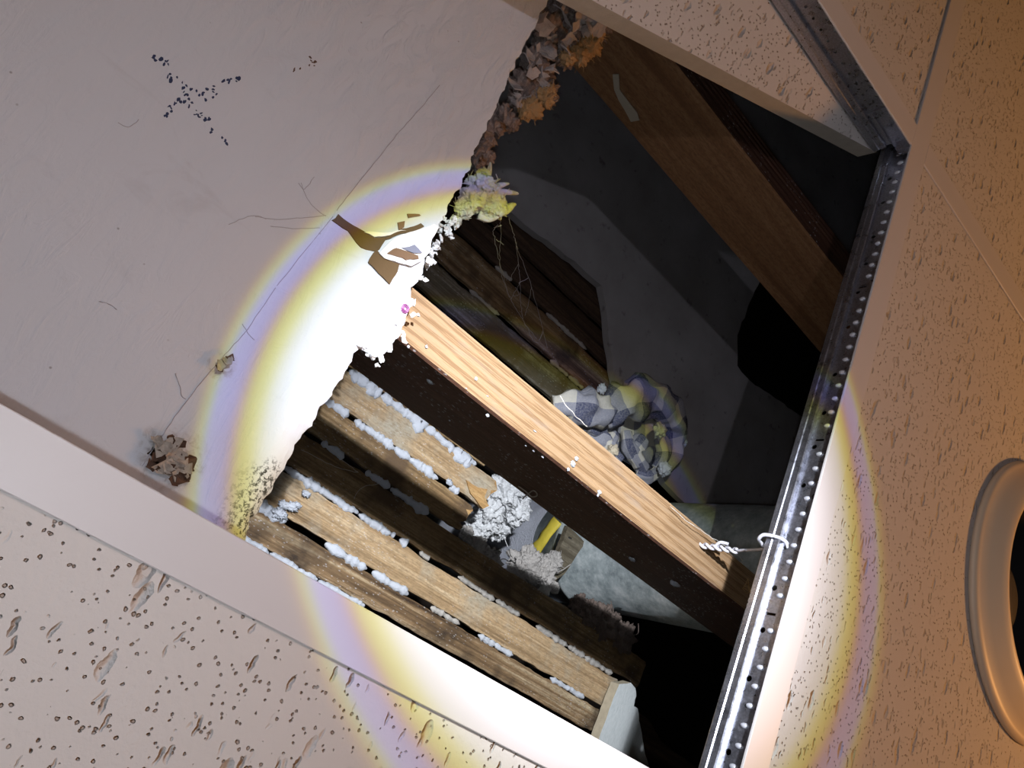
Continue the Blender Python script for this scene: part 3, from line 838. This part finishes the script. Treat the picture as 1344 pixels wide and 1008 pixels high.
# curl of fibre on the dark side
bm = bmesh.new()
sweep(bm, catmull([WX(680, 638, .1985), WX(690, 645, .1975), WX(698, 652, .1975), WX(705, 650, .198), WX(700, 644, .1975), WX(690, 651, .198), WX(686, 655, .1985)], 6), .0006, 5)
tag(finish('fibre_curl', bm, M['scrap'], B1))
# splinter catching the light at the joist's shaded end
bm = bmesh.new()
for k in range(5):
    a = W(974 + k, 772 - k, .436); sweep(bm, [a, a + Vector((-.003 + k * .002, .004 - k * .002, -.004)), a + Vector((.002 - k * .003, .005, -.006))], .0004, 4)
finish('splinter', bm, M['end_grain'], B1)
bm = bmesh.new()
sc = [(804, 98), (812, 98), (813, 118), (824, 133), (836, 148), (839, 158), (828, 160), (820, 145), (812, 132), (806, 118)]
lo = [bm.verts.new(WX(a, b, .6030)) for a, b in sc]; hi = [bm.verts.new(WX(a, b, .6030) + Vector((.0012, 0, 0))) for a, b in sc]
bm.faces.new(lo); bm.faces.new(hi[::-1])
for k in range(len(lo)): bm.faces.new((lo[k], lo[(k + 1) % len(lo)], hi[(k + 1) % len(lo)], hi[k]))
tag(finish('paper_scrap', bm, M['scrap']), 'ragged tan paper scrap hanging beside the dim brown joist', 'paper scrap')

# ------------------------------------------------------------------ old lath and plaster ceiling above
HL = 0.79
LT = thing('lath_ceiling', 'old ceiling of wooden laths with white plaster squeezed between them', 'lath ceiling', V(.3, .4, HL))
G = [.030, .0925, .139, .199, .256, .31, .368, .426, .484, .545, .607, .676, .735, .80]
ends = [.98, 1.0, 1.018, 1.07, .585, .607, .575, .64, .67, .70, .76, .78, .80]
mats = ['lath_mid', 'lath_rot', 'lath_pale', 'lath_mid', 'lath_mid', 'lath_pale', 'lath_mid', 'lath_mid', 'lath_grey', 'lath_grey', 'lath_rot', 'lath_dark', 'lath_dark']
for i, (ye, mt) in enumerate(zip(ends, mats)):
    x0, x1 = G[i] * HL + .0035, G[i + 1] * HL - .0035
    y0, y1 = -.05, ye * HL
    bm = bmesh.new(); rings = []; ny = 90; nx = 8
    for j in range(ny + 1):
        y = y0 + (y1 - y0) * j / ny
        e0 = .0022 * noise.fractal(Vector((y * 22, i * 3.1, 0)), .6, 2, 4); e1 = .0022 * noise.fractal(Vector((y * 22, i * 3.1, 9)), .6, 2, 4)
        ring = []
        for q in range(nx + 1):
            t = q / nx; x = x0 + e0 + (x1 + e1 - x0 - e0) * t
            h = HL + .0012 * noise.fractal(Vector((x * 160, y * 14, i)), .6, 2, 4) + .004 * max(0, abs(t - .5) - .42) / .08 * .5
            yy = y
            if j > ny - 2 and i in (4, 5, 6): yy += .012 * noise.noise(Vector((t * 6, i, 0)))
            ring.append(bm.verts.new(V(x, yy, h)))
        for q in range(nx, -1, -1):
            v = ring[q].co; ring.append(bm.verts.new((v.x, v.y, ZC + HL + .0085)))
        rings.append(ring)
    n = len(rings[0])
    for j in range(ny):
        for q in range(n):
            bm.faces.new((rings[j][q], rings[j][(q + 1) % n], rings[j + 1][(q + 1) % n], rings[j + 1][q]))
    bm.faces.new(rings[0]); bm.faces.new(rings[-1]).material_index = 1
    lo_ = finish('lath', bm, [M[mt], M['end_grain']], LT)
    if i == 5: broken = lo_
# splintered tip on the pale broken lath
bm = bmesh.new()
plate(bm, [W(a, b, HL - .002) for a, b in ((612, 630), (628, 640), (640, 642), (636, 652), (642, 664), (634, 668), (618, 648))], .006, .0012, 2, .004)
finish('broken_tip', bm, M['end_grain'], broken)
def key(gap, a, b, rad, mat, seed, ragged=0.0):
    """plaster pushed through one gap between two laths: a lumpy broken ridge"""
    R = random.Random(seed); bm = bmesh.new(); y = a * HL
    while y < b * HL - .004:
        ln = min(R.uniform(.03, .11), b * HL - y)
        n = max(4, int(ln / .0016)); pts = []; rad_ = []
        for k in range(n + 1):
            q = k / n; yy = y + ln * q
            w = 1 + .5 * noise.fractal(Vector((yy * 150, seed, gap * 9)), .6, 2, 5)
            end = min(1, q * 8 + .25, (1 - q) * 8 + .25)
            pts.append(V(gap * HL + .0014 * noise.noise(Vector((yy * 90, seed, 3))) - ragged * max(0, noise.noise(Vector((yy * 120, seed, 5)))), yy, HL + .0022))
            rad_.append(rad * w * end + ragged * .8 * max(0, noise.noise(Vector((yy * 120, seed, 5)))))
        sweep(bm, pts, rad_, 9, .9, None, None, .55, seed)
        y += ln + R.uniform(.0, .002)
    for v in bm.verts: v.co.z = ZC + HL + .0022 + max(-.0048, min(.006, v.co.z - ZC - HL - .0022)) + .0007 * noise.noise(v.co * 500)
    o = finish('plaster_key', bm, mat, LT, True); o['kind'] = 'stuff'
P_ = M['plaster']; PD = M['plaster_dull']
for args in [(.0925, .29, .50, .0040, P_), (.139, .285, .335, .0075, P_), (.139, .40, .475, .0052, P_), (.139, .485, .555, .0050, P_), (.139, .60, .66, .0035, PD), (.139, .70, .78, .0035, P_), (.139, .87, .96, .0035, P_),
             (.199, .29, .49, .0046, P_), (.199, .50, .515, .004, P_), (.199, .54, .56, .004, PD), (.199, .62, .76, .0032, PD), (.199, .80, 1.0, .0038, PD),
             (.256, .32, .36, .0050, P_), (.256, .40, .53, .0048, P_), (.31, .285, .335, .0048, P_), (.31, .345, .51, .0050, P_), (.31, .535, .555, .0045, P_),
             (.607, .40, .47, .0025, PD), (.607, .60, .69, .0035, PD), (.676, .42, .46, .003, PD), (.676, .55, .66, .003, PD)]:
    key(*args, seed=int(args[0] * 1000 + args[1] * 100))
key(.366, .30, .36, .0065, P_, 5, .006); key(.366, .36, .43, .005, P_, 6, .002); key(.366, .40, .45, .007, P_, 7, .007); key(.366, .45, .56, .0052, P_, 8, .003); key(.362, .50, .55, .007, P_, 9, .006)
# loose chips of plaster lying on the laths
for i, (a, b, s) in enumerate([(402, 648, 5), (383, 665, 7), (372, 662, 6), (368, 675, 8), (390, 663, 5), (590, 633, 5)]):
    bm = bmesh.new(); p = W(a, b, HL - .004); r = s * .00095
    blob(bm, p, (r * .6, r * .9, r * .3), 90 + i, .7, 3.0, 4); finish('plaster_chip', bm, M['plaster'], LT, True)

# ragged sheet of old plaster still hanging under the laths
HS = 0.772
bm = bmesh.new()
sh = [(.62, -.4), (.612, .10)]
pts = [V(x, y, HS) for x, y in sh] + [W(a, b, HS) for a, b in ((622, 225), (640, 245), (668, 276), (700, 303), (745, 337), (772, 360), (790, 375), (795, 400), (798, 430), (803, 465), (808, 500), (812, 540))]
pts += [V(x, y, HS) for x, y in ((.485, .64), (.455, .69), (.437, .74), (.432, .84), (.436, 1.0), (.432, 1.5))]
pts += [W(1100, 570, HS), W(1050, 545, HS), W(985, 500, HS), W(968, 480, HS), W(968, 440, HS), W(985, 395, HS), W(1000, 362, HS), W(1060, 360, HS)]
pts += [V(1.2, 1.7, HS), V(1.7, 1.7, HS), V(1.7, -.4, HS)]
# order: the notch lies on the far (right) side, so go out along y first
plate(bm, pts, .013, .0035, 5, .012)
tag(finish('plaster_sheet', bm, M['old_plaster']), 'dark grey sheet of old plaster with a ragged edge, beyond the cobweb', 'plaster sheet')
bm = bmesh.new()
sl = [W(a, b, .766) for a, b in ((813, 898), (828, 896), (834, 903), (835, 914), (832, 927), (837, 930), (840, 950), (846, 985), (853, 1012), (846, 1040), (760, 1040), (786, 970), (800, 930))]
plate(bm, sl, .016, .0012, 9, .004)
for f in bm.faces:
    if abs(f.normal.z) < .5: f.material_index = 1
tag(finish('plaster_slab', bm, [M['slab'], M['slab_edge']]), 'white bumpy plaster slab at the ends of the lowest laths', 'plaster slab')
bm = bmesh.new()
plate(bm, [W(a, b, .80) for a, b in ((838, 935), (852, 945), (870, 975), (905, 1000), (960, 1040), (850, 1060))], .012, .002, 4, .01)
tag(finish('wood_scrap', bm, M['lath_dark']), 'dim brown board end right of the white plaster slab', 'wood scrap')

# ------------------------------------------------------------------ round duct rising through the void
DX, DY, DR = .330, .783, .086
t = thing('round_duct', 'round galvanised duct rising behind the joist', 'duct', V(DX, DY, .36))
pipe = lathe('pipe', [(.0, .36), (DR, .36), (DR, .52), (DR + .0015, .522), (DR + .0015, .528), (DR, .53), (DR, .905), (DR + .002, .907), (DR + .002, .915), (DR - .0005, .917), (DR - .0005, 1.44)], M['duct'], t, 72, (DX, DY))
bm = bmesh.new(); seg = 90; rings = []
for j in range(30):
    h = .965 + j * .0105
    rings.append([bm.verts.new(V(DX + (DR + .003 + .0022 * noise.noise(Vector((math.cos(k * 6.283 / seg) * 5, math.sin(k * 6.283 / seg) * 5, h * 45)))) * math.cos(k * 6.283 / seg),
                                 DY + (DR + .003 + .0022 * noise.noise(Vector((math.cos(k * 6.283 / seg) * 5, math.sin(k * 6.283 / seg) * 5, h * 45)))) * math.sin(k * 6.283 / seg), h)) for k in range(seg)])
for j in range(29):
    for k in range(seg): bm.faces.new((rings[j][k], rings[j][(k + 1) % seg], rings[j + 1][(k + 1) % seg], rings[j + 1][k]))
tag(finish('foil_wrap', bm, M['foil'], pipe, True), 'wrinkled silver foil wrap')
def on_duct(px, py, off):
    r = ray(px, py); r = r / r.z          # nearest hit with the upright cylinder
    R = DR + off
    a = r.x ** 2 + r.y ** 2; b = -2 * (r.x * DX + r.y * DY); c = DX ** 2 + DY ** 2 - R * R
    d = max(0.0, b * b - 4 * a * c)
    h = (-b - math.sqrt(d)) / (2 * a)
    return V(r.x * h, r.y * h, h)
bm = bmesh.new()
ya = [on_duct(x, y, .007) for x, y in ((732, 683), (722, 695), (714, 707), (706, 718), (698, 728))]
sweep(bm, catmull(ya, 5), [.011 + .0008 * math.sin(i * .9) for i in range(len(catmull(ya, 5)))], 10, .35, Vector((-.39, -.92, 0)), wob=.25)
tag(finish('yellow_tape', bm, M['yellow'], pipe, True), 'band of yellow tape')
bm = bmesh.new()
q = [W(a, b, .848) for a, b in ((746, 690), (768, 712), (742, 752), (716, 772), (718, 752), (734, 722))]
plate(bm, q, .009, .0012, 6, .005)
tag(finish('wood_strip', bm, M['strip']), 'short grey wooden strip crossing in front of the duct', 'wood strip')

# ------------------------------------------------------------------ insulation and rubble
def clump(label, parts, mat, name='insulation_clump', cat='insulation', sub=5, amp=.45, freq=2.6, group=None, wisps=0):
    bm = bmesh.new()
    R = random.Random(len(label))
    for i, (a, b, h, r) in enumerate(parts):
        p = W(a, b, h); k = r * mpp(a, b, h)
        blob(bm, p, (k, k, k * .8), i * 3 + len(label), amp, freq, sub, .75)
        for _ in range(wisps):
            d = Vector((R.gauss(0, 1), R.gauss(0, 1), R.gauss(0, 1))).normalized()
            s = p + d * k * .8
            sweep(bm, catmull([s, s + d * k * .3 + Vector((R.gauss(0, k * .15), R.gauss(0, k * .15), R.gauss(0, k * .15))), s + d * k * .55 + Vector((R.gauss(0, k * .3), R.gauss(0, k * .3), R.gauss(0, k * .3)))], 4), k * .035, 4)
    return tag(finish(name, bm, mat, None, True), label, cat, group)
IG = 'clumps of insulation over the laths'
clump('bright white fluffy insulation beside the broken pale lath', [(662, 645, .86, 22), (645, 665, .87, 20), (675, 668, .87, 20), (640, 685, .88, 18), (625, 690, .88, 14), (655, 690, .89, 16), (690, 640, .86, 15)], M['fluff'], group=IG, wisps=5)
clump('grey dusty insulation hanging in front of the foil wrap', [(625, 720, .83, 14), (638, 738, .83, 18), (648, 755, .83, 14), (612, 700, .84, 9), (642, 770, .83, 7)], M['fluff_grey'], group=IG, wisps=8)
clump('grey-beige insulation wad left of the bare duct', [(690, 745, .85, 22), (712, 752, .85, 20), (675, 760, .85, 16), (725, 738, .85, 12)], M['fluff_grey'], group=IG, wisps=8)
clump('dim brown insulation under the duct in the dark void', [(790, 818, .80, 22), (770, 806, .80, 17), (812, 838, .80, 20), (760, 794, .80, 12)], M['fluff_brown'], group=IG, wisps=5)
clump('pale green-white scrap of plaster under the grey insulation wad', [(715, 776, .82, 7), (728, 772, .82, 7), (703, 779, .82, 6)], M['plaster_dull'], 'plaster_scrap', 'plaster', 4)
ft = clump('yellowish fibreglass tuft sticking out of the broken wallboard edge', [(620, 262, .437, 17), (632, 246, .44, 19), (644, 262, .44, 18), (652, 274, .44, 12), (608, 276, .437, 11), (638, 276, .44, 12), (634, 232, .44, 10), (598, 290, .435, 7)],
      M['fibreglass'], 'fibreglass_tuft', 'insulation', 5, .42, 1.7, None, 14)
bm = bmesh.new()
for ln, rr in (([(650, 255), (662, 252), (680, 254)], 7), ([(650, 276), (664, 276), (672, 270), (677, 268)], 8), ([(648, 246), (660, 243), (668, 241)], 5), ([(640, 230), (643, 222), (644, 213)], 5), ([(628, 282), (640, 288), (655, 284)], 7)):
    P = catmull([W(a, b, .438) for a, b in ln], 6); n = len(P)
    sweep(bm, P, [rr * .00055 * (1 - k / n) ** .7 + .0003 for k in range(n)], 8, .8, None, None, .5, rr)
finish('fibre_tip', bm, M['fibreglass'], ft, True)['kind'] = 'stuff'
bm = bmesh.new()
for i, (a, b, k) in enumerate([(588, 298, 9), (596, 291, 8), (580, 310, 9), (573, 322, 9), (565, 336, 9), (603, 297, 6), (577, 300, 8), (560, 346, 8), (590, 306, 6), (584, 288, 7), (570, 330, 7)]):
    R = random.Random(i)
    for q in range(3):
        flake(bm, W(a + R.gauss(0, 2.5), b + R.gauss(0, 2.5), .434 + R.uniform(-.003, .004)), k * .00042 * R.uniform(.6, 1.1), Vector((R.gauss(0, .8), R.gauss(0, .8), -1)), 300 + i * 5 + q, .0012, R.uniform(-.8, .8), .6)
tag(finish('plaster_crumbs', bm, M['fluff']), 'white torn plaster shreds fringing the broken edge below the fibreglass', 'plaster', kind='stuff')
# rotten debris along the upper part of the broken edge
def debris(label, items, mat, seed, tuft=None):
    R = random.Random(seed)
    t = thing('rotten_debris', label, 'debris', W(items[0][0], items[0][1], .45), 'rotten debris along the broken edge')
    bm = bmesh.new()
    for (a, b, s) in items:
        for k in range(4):
            c = W(a + R.gauss(0, s * .35), b + R.gauss(0, s * .35), .442 + R.uniform(-.004, .014))
            flake(bm, c, s * .00052 * R.uniform(.55, 1.1), Vector((R.gauss(0, .7), R.gauss(0, .7), -1)), R.randint(0, 9999), .0009, R.uniform(-.9, .9), R.uniform(.5, 1))
    finish('flakes', bm, mat, t)
    bm = bmesh.new()
    for (a, b, s) in items: blob(bm, W(a, b, .455), (s * .0006, s * .0006, s * .0004), R.random() * 40, .6, 2.8, 4, .8)
    finish('core', bm, M['rot'], t, True)
    if tuft:
        bm = bmesh.new()
        for (a, b, s) in tuft:
            p = W(a, b, .447)
            blob(bm, p, (s * .0006, s * .0006, s * .0004), R.random() * 40, .6, 2.8, 4, .8)
            for _ in range(14):
                d = Vector((R.gauss(0, 1), R.gauss(0, 1), R.gauss(0, .6))).normalized() * s * .0005
                sweep(bm, [p + d, p + d * 1.7 + Vector((R.gauss(0, .001), R.gauss(0, .001), 0)), p + d * 2.2], .00028, 4)
        tag(finish('fibre_tuft', bm, M['rust'], t, True), 'tan fibre')
debris('grey and tan rotten debris at the top, against the lifted tile', [(735, 10, 28), (765, 18, 28), (720, 35, 22), (755, 40, 24), (785, 30, 20), (740, 65, 20), (715, 60, 18)], M['rot_light'], 1, [(775, 60, 15), (760, 72, 14), (745, 75, 11), (785, 45, 10)])
debris('clump of rotten paper with an orange fringe halfway down the broken edge', [(705, 95, 22), (690, 115, 22), (712, 120, 20), (698, 80, 16), (680, 130, 14)], M['rot_light'], 2, [(700, 142, 13), (715, 128, 12), (690, 145, 11), (722, 118, 8)])
debris('thin dark crumbs of rot along the broken edge above the fibreglass', [(660, 150, 13), (650, 165, 13), (670, 160, 12), (640, 180, 11), (632, 195, 11), (628, 210, 9), (640, 205, 9)], M['rot'], 3)

# ------------------------------------------------------------------ plaid rag stuffed beside the duct
CH = .70
t = thing('plaid_rag', 'crumpled blue and white plaid rag stuffed behind the bright joist', 'rag', W(815, 570, CH))
def cloth(name, folds, seed):
    bm = bmesh.new()
    for i, (pts, rr, fl) in enumerate(folds):
        P = catmull([W(a, b, h) for a, b, h in pts], 8)
        n = len(P); R = []
        for k in range(n):
            q = k / (n - 1) * (len(rr) - 1); j = min(int(q), len(rr) - 2)
            R.append((rr[j] + (rr[j + 1] - rr[j]) * (q - j)) * mpp(815, 570, CH))
        sweep(bm, P, R, 20, fl, Vector((AX.z, AY.z, AZ.z)), (i * .021, i * .013), .55, seed + i)
    o = finish(name, bm, M['plaid'], t, True)
    return o
cloth('main_fold', [([(726, 532, .70), (752, 532, .69), (782, 540, .685), (812, 545, .69)], [14, 20, 24, 14], .7),
                    ([(790, 545, .69), (820, 528, .68), (850, 520, .685), (874, 538, .69), (886, 570, .70), (882, 602, .705), (868, 620, .71)], [14, 24, 26, 24, 16, 13, 8], .7)], 1)
cloth('inner_fold', [([(752, 553, .705), (780, 562, .70), (806, 560, .705)], [7, 10, 6], .6), ([(768, 572, .71), (790, 580, .705), (800, 600, .71)], [10, 12, 9], .6),
                     ([(806, 566, .705), (800, 585, .70), (812, 605, .705)], [9, 10, 8], .6), ([(822, 566, .705), (826, 588, .70), (838, 612, .705)], [7, 9, 7], .55),
                     ([(845, 575, .70), (834, 592, .70), (846, 618, .705)], [10, 11, 8], .6), ([(866, 575, .705), (872, 595, .70), (862, 615, .705)], [9, 9, 8], .6),
                     ([(835, 622, .71), (852, 626, .705), (872, 614, .71)], [7, 10, 6], .6)], 20)
bm = bmesh.new()
sweep(bm, catmull([W(770, 560, .735), W(815, 572, .735), W(865, 580, .735)], 6), .035, 16, .5, Vector((AX.z, AY.z, AZ.z)), (0.005, 0.01), .3)
finish('inside', bm, M['plaid'], t, True)
for i, (a, b, h, r, lab) in enumerate([(790, 510, .675, 6, 'white plaster crumb on top of the plaid rag'), (896, 580, .70, 6, 'white plaster crumb at the right side of the plaid rag'), (872, 615, .688, 9, 'white plaster crumb under the plaid rag'),
                                  (866, 565, .675, 9, 'white plaster crumb caught in the plaid rag'), (804, 592, .66, 8, 'yellowish plaster chip at the edge of the bright joist')]):
    bm = bmesh.new(); p = W(a, b, h); k = r * mpp(a, b, h)
    blob(bm, p, (k, k * .9, k * .8), i + 60, .45, 2.4, 4)
    tag(finish('plaster_crumb', bm, M['slab_edge'] if i == 4 else M['plaster'], None, True), lab, 'plaster')

# ------------------------------------------------------------------ hanger wire
t = thing('hanger_wire', 'white wire twisted to the bright joist and looped through the long tee', 'wire', W(920, 716, .437))
bm = bmesh.new()
a, b = W(916, 715, .440), W(968, 723, .405)
ax = (b - a); s1 = ax.cross(Vector((0, 0, 1))).normalized(); s2 = ax.cross(s1).normalized()
for ph in (0, math.pi):
    sweep(bm, [a + ax * (k / 40) + (s1 * math.cos(k * .42 + ph) + s2 * math.sin(k * .42 + ph)) * .0017 for k in range(41)], .0013, 7)
sweep(bm, catmull([W(938, 718, .425), W(945, 712, .420), W(956, 714, .415)], 5), .0014, 7)
finish('twist', bm, M['wire'], t, True)
bm = bmesh.new()
sweep(bm, catmull([b, W(985, 722, .385), W(1000, 721, .362), V(.2075, .4475, .344), V(.2065, .4478, .336)], 8), .0014, 8)
finish('strand', bm, M['wire'], t, True)
bm = bmesh.new()
sweep(bm, catmull([V(.2065, .4478, .336), V(.207, .4440, .3415), V(.208, .4385, .3420), V(.208, .4325, .3400), W(1003, 702, .335), W(1020, 705, .3265), W(1031, 711, .321), V(.206, .4400, .3195)], 8), .0014, 8)
finish('loop', bm, M['wire'], t, True)

# ------------------------------------------------------------------ cobwebs
def web(label, lines, r=.00022):
    bm = bmesh.new()
    for ln in lines:
        pts = catmull([W(a, b, h) for a, b, h in ln], 8)
        for p in pts:
            p += Vector((noise.noise(p * 150), noise.noise(p * 150 + Vector((3, 1, 2))), noise.noise(p * 150 + Vector((9, 4, 1))))) * .0012
        sweep(bm, pts, r, 4)
    return tag(finish('cobweb', bm, M['web']), label, 'cobweb')
def z3(*pts): return [(560 + a / 3.877, 280 + b / 3.877, h) for a, b, h in pts]
web('dusty cobweb strands hanging from the fibreglass tuft', [
    z3((370, 20, .45), (378, 120, .50), (372, 260, .56), (400, 370, .62), (440, 460, .68), (500, 560, .74), (560, 640, .77)),
    z3((360, 60, .46), (340, 90, .47), (355, 180, .51), (380, 280, .57), (420, 430, .66)), z3((420, 20, .45), (445, 120, .50), (470, 200, .53), (520, 330, .60), (560, 470, .68), (612, 680, .775)),
    z3((455, 150, .5), (468, 270, .57), (475, 350, .61), (478, 440, .66), (490, 540, .72)), z3((470, 355, .61), (520, 330, .60)), z3((475, 350, .61), (440, 420, .65), (425, 440, .66)), z3((465, 260, .56), (420, 340, .6)),
    z3((535, 375, .62), (520, 450, .66), (500, 520, .7)), z3((500, 560, .74), (545, 650, .765), (570, 660, .77)), z3((570, 650, .77), (590, 600, .75), (575, 650, .77)), z3((345, 75, .46), (378, 62, .46)), z3((355, 135, .49), (390, 160, .5)),
    z3((450, 375, .62), (470, 410, .64), (440, 420, .65))])
web('faint cobweb across the shaded laths', [[(395, 590, .78), (440, 612, .77), (470, 620, .78)], [(465, 655, .78), (475, 640, .775), (500, 635, .78)], [(470, 620, .78), (445, 600, .77), (420, 575, .78)]], .0002)
web('long stray fibre hanging along the far edge of the bright joist', [[(880, 665, .432), (910, 690, .43), (950, 715, .43), (975, 735, .43)]], .0003)
web('short stray fibre lying between the bright joist and the plaid rag', [[(735, 520, .434), (750, 540, .432), (770, 560, .434)]], .0003)
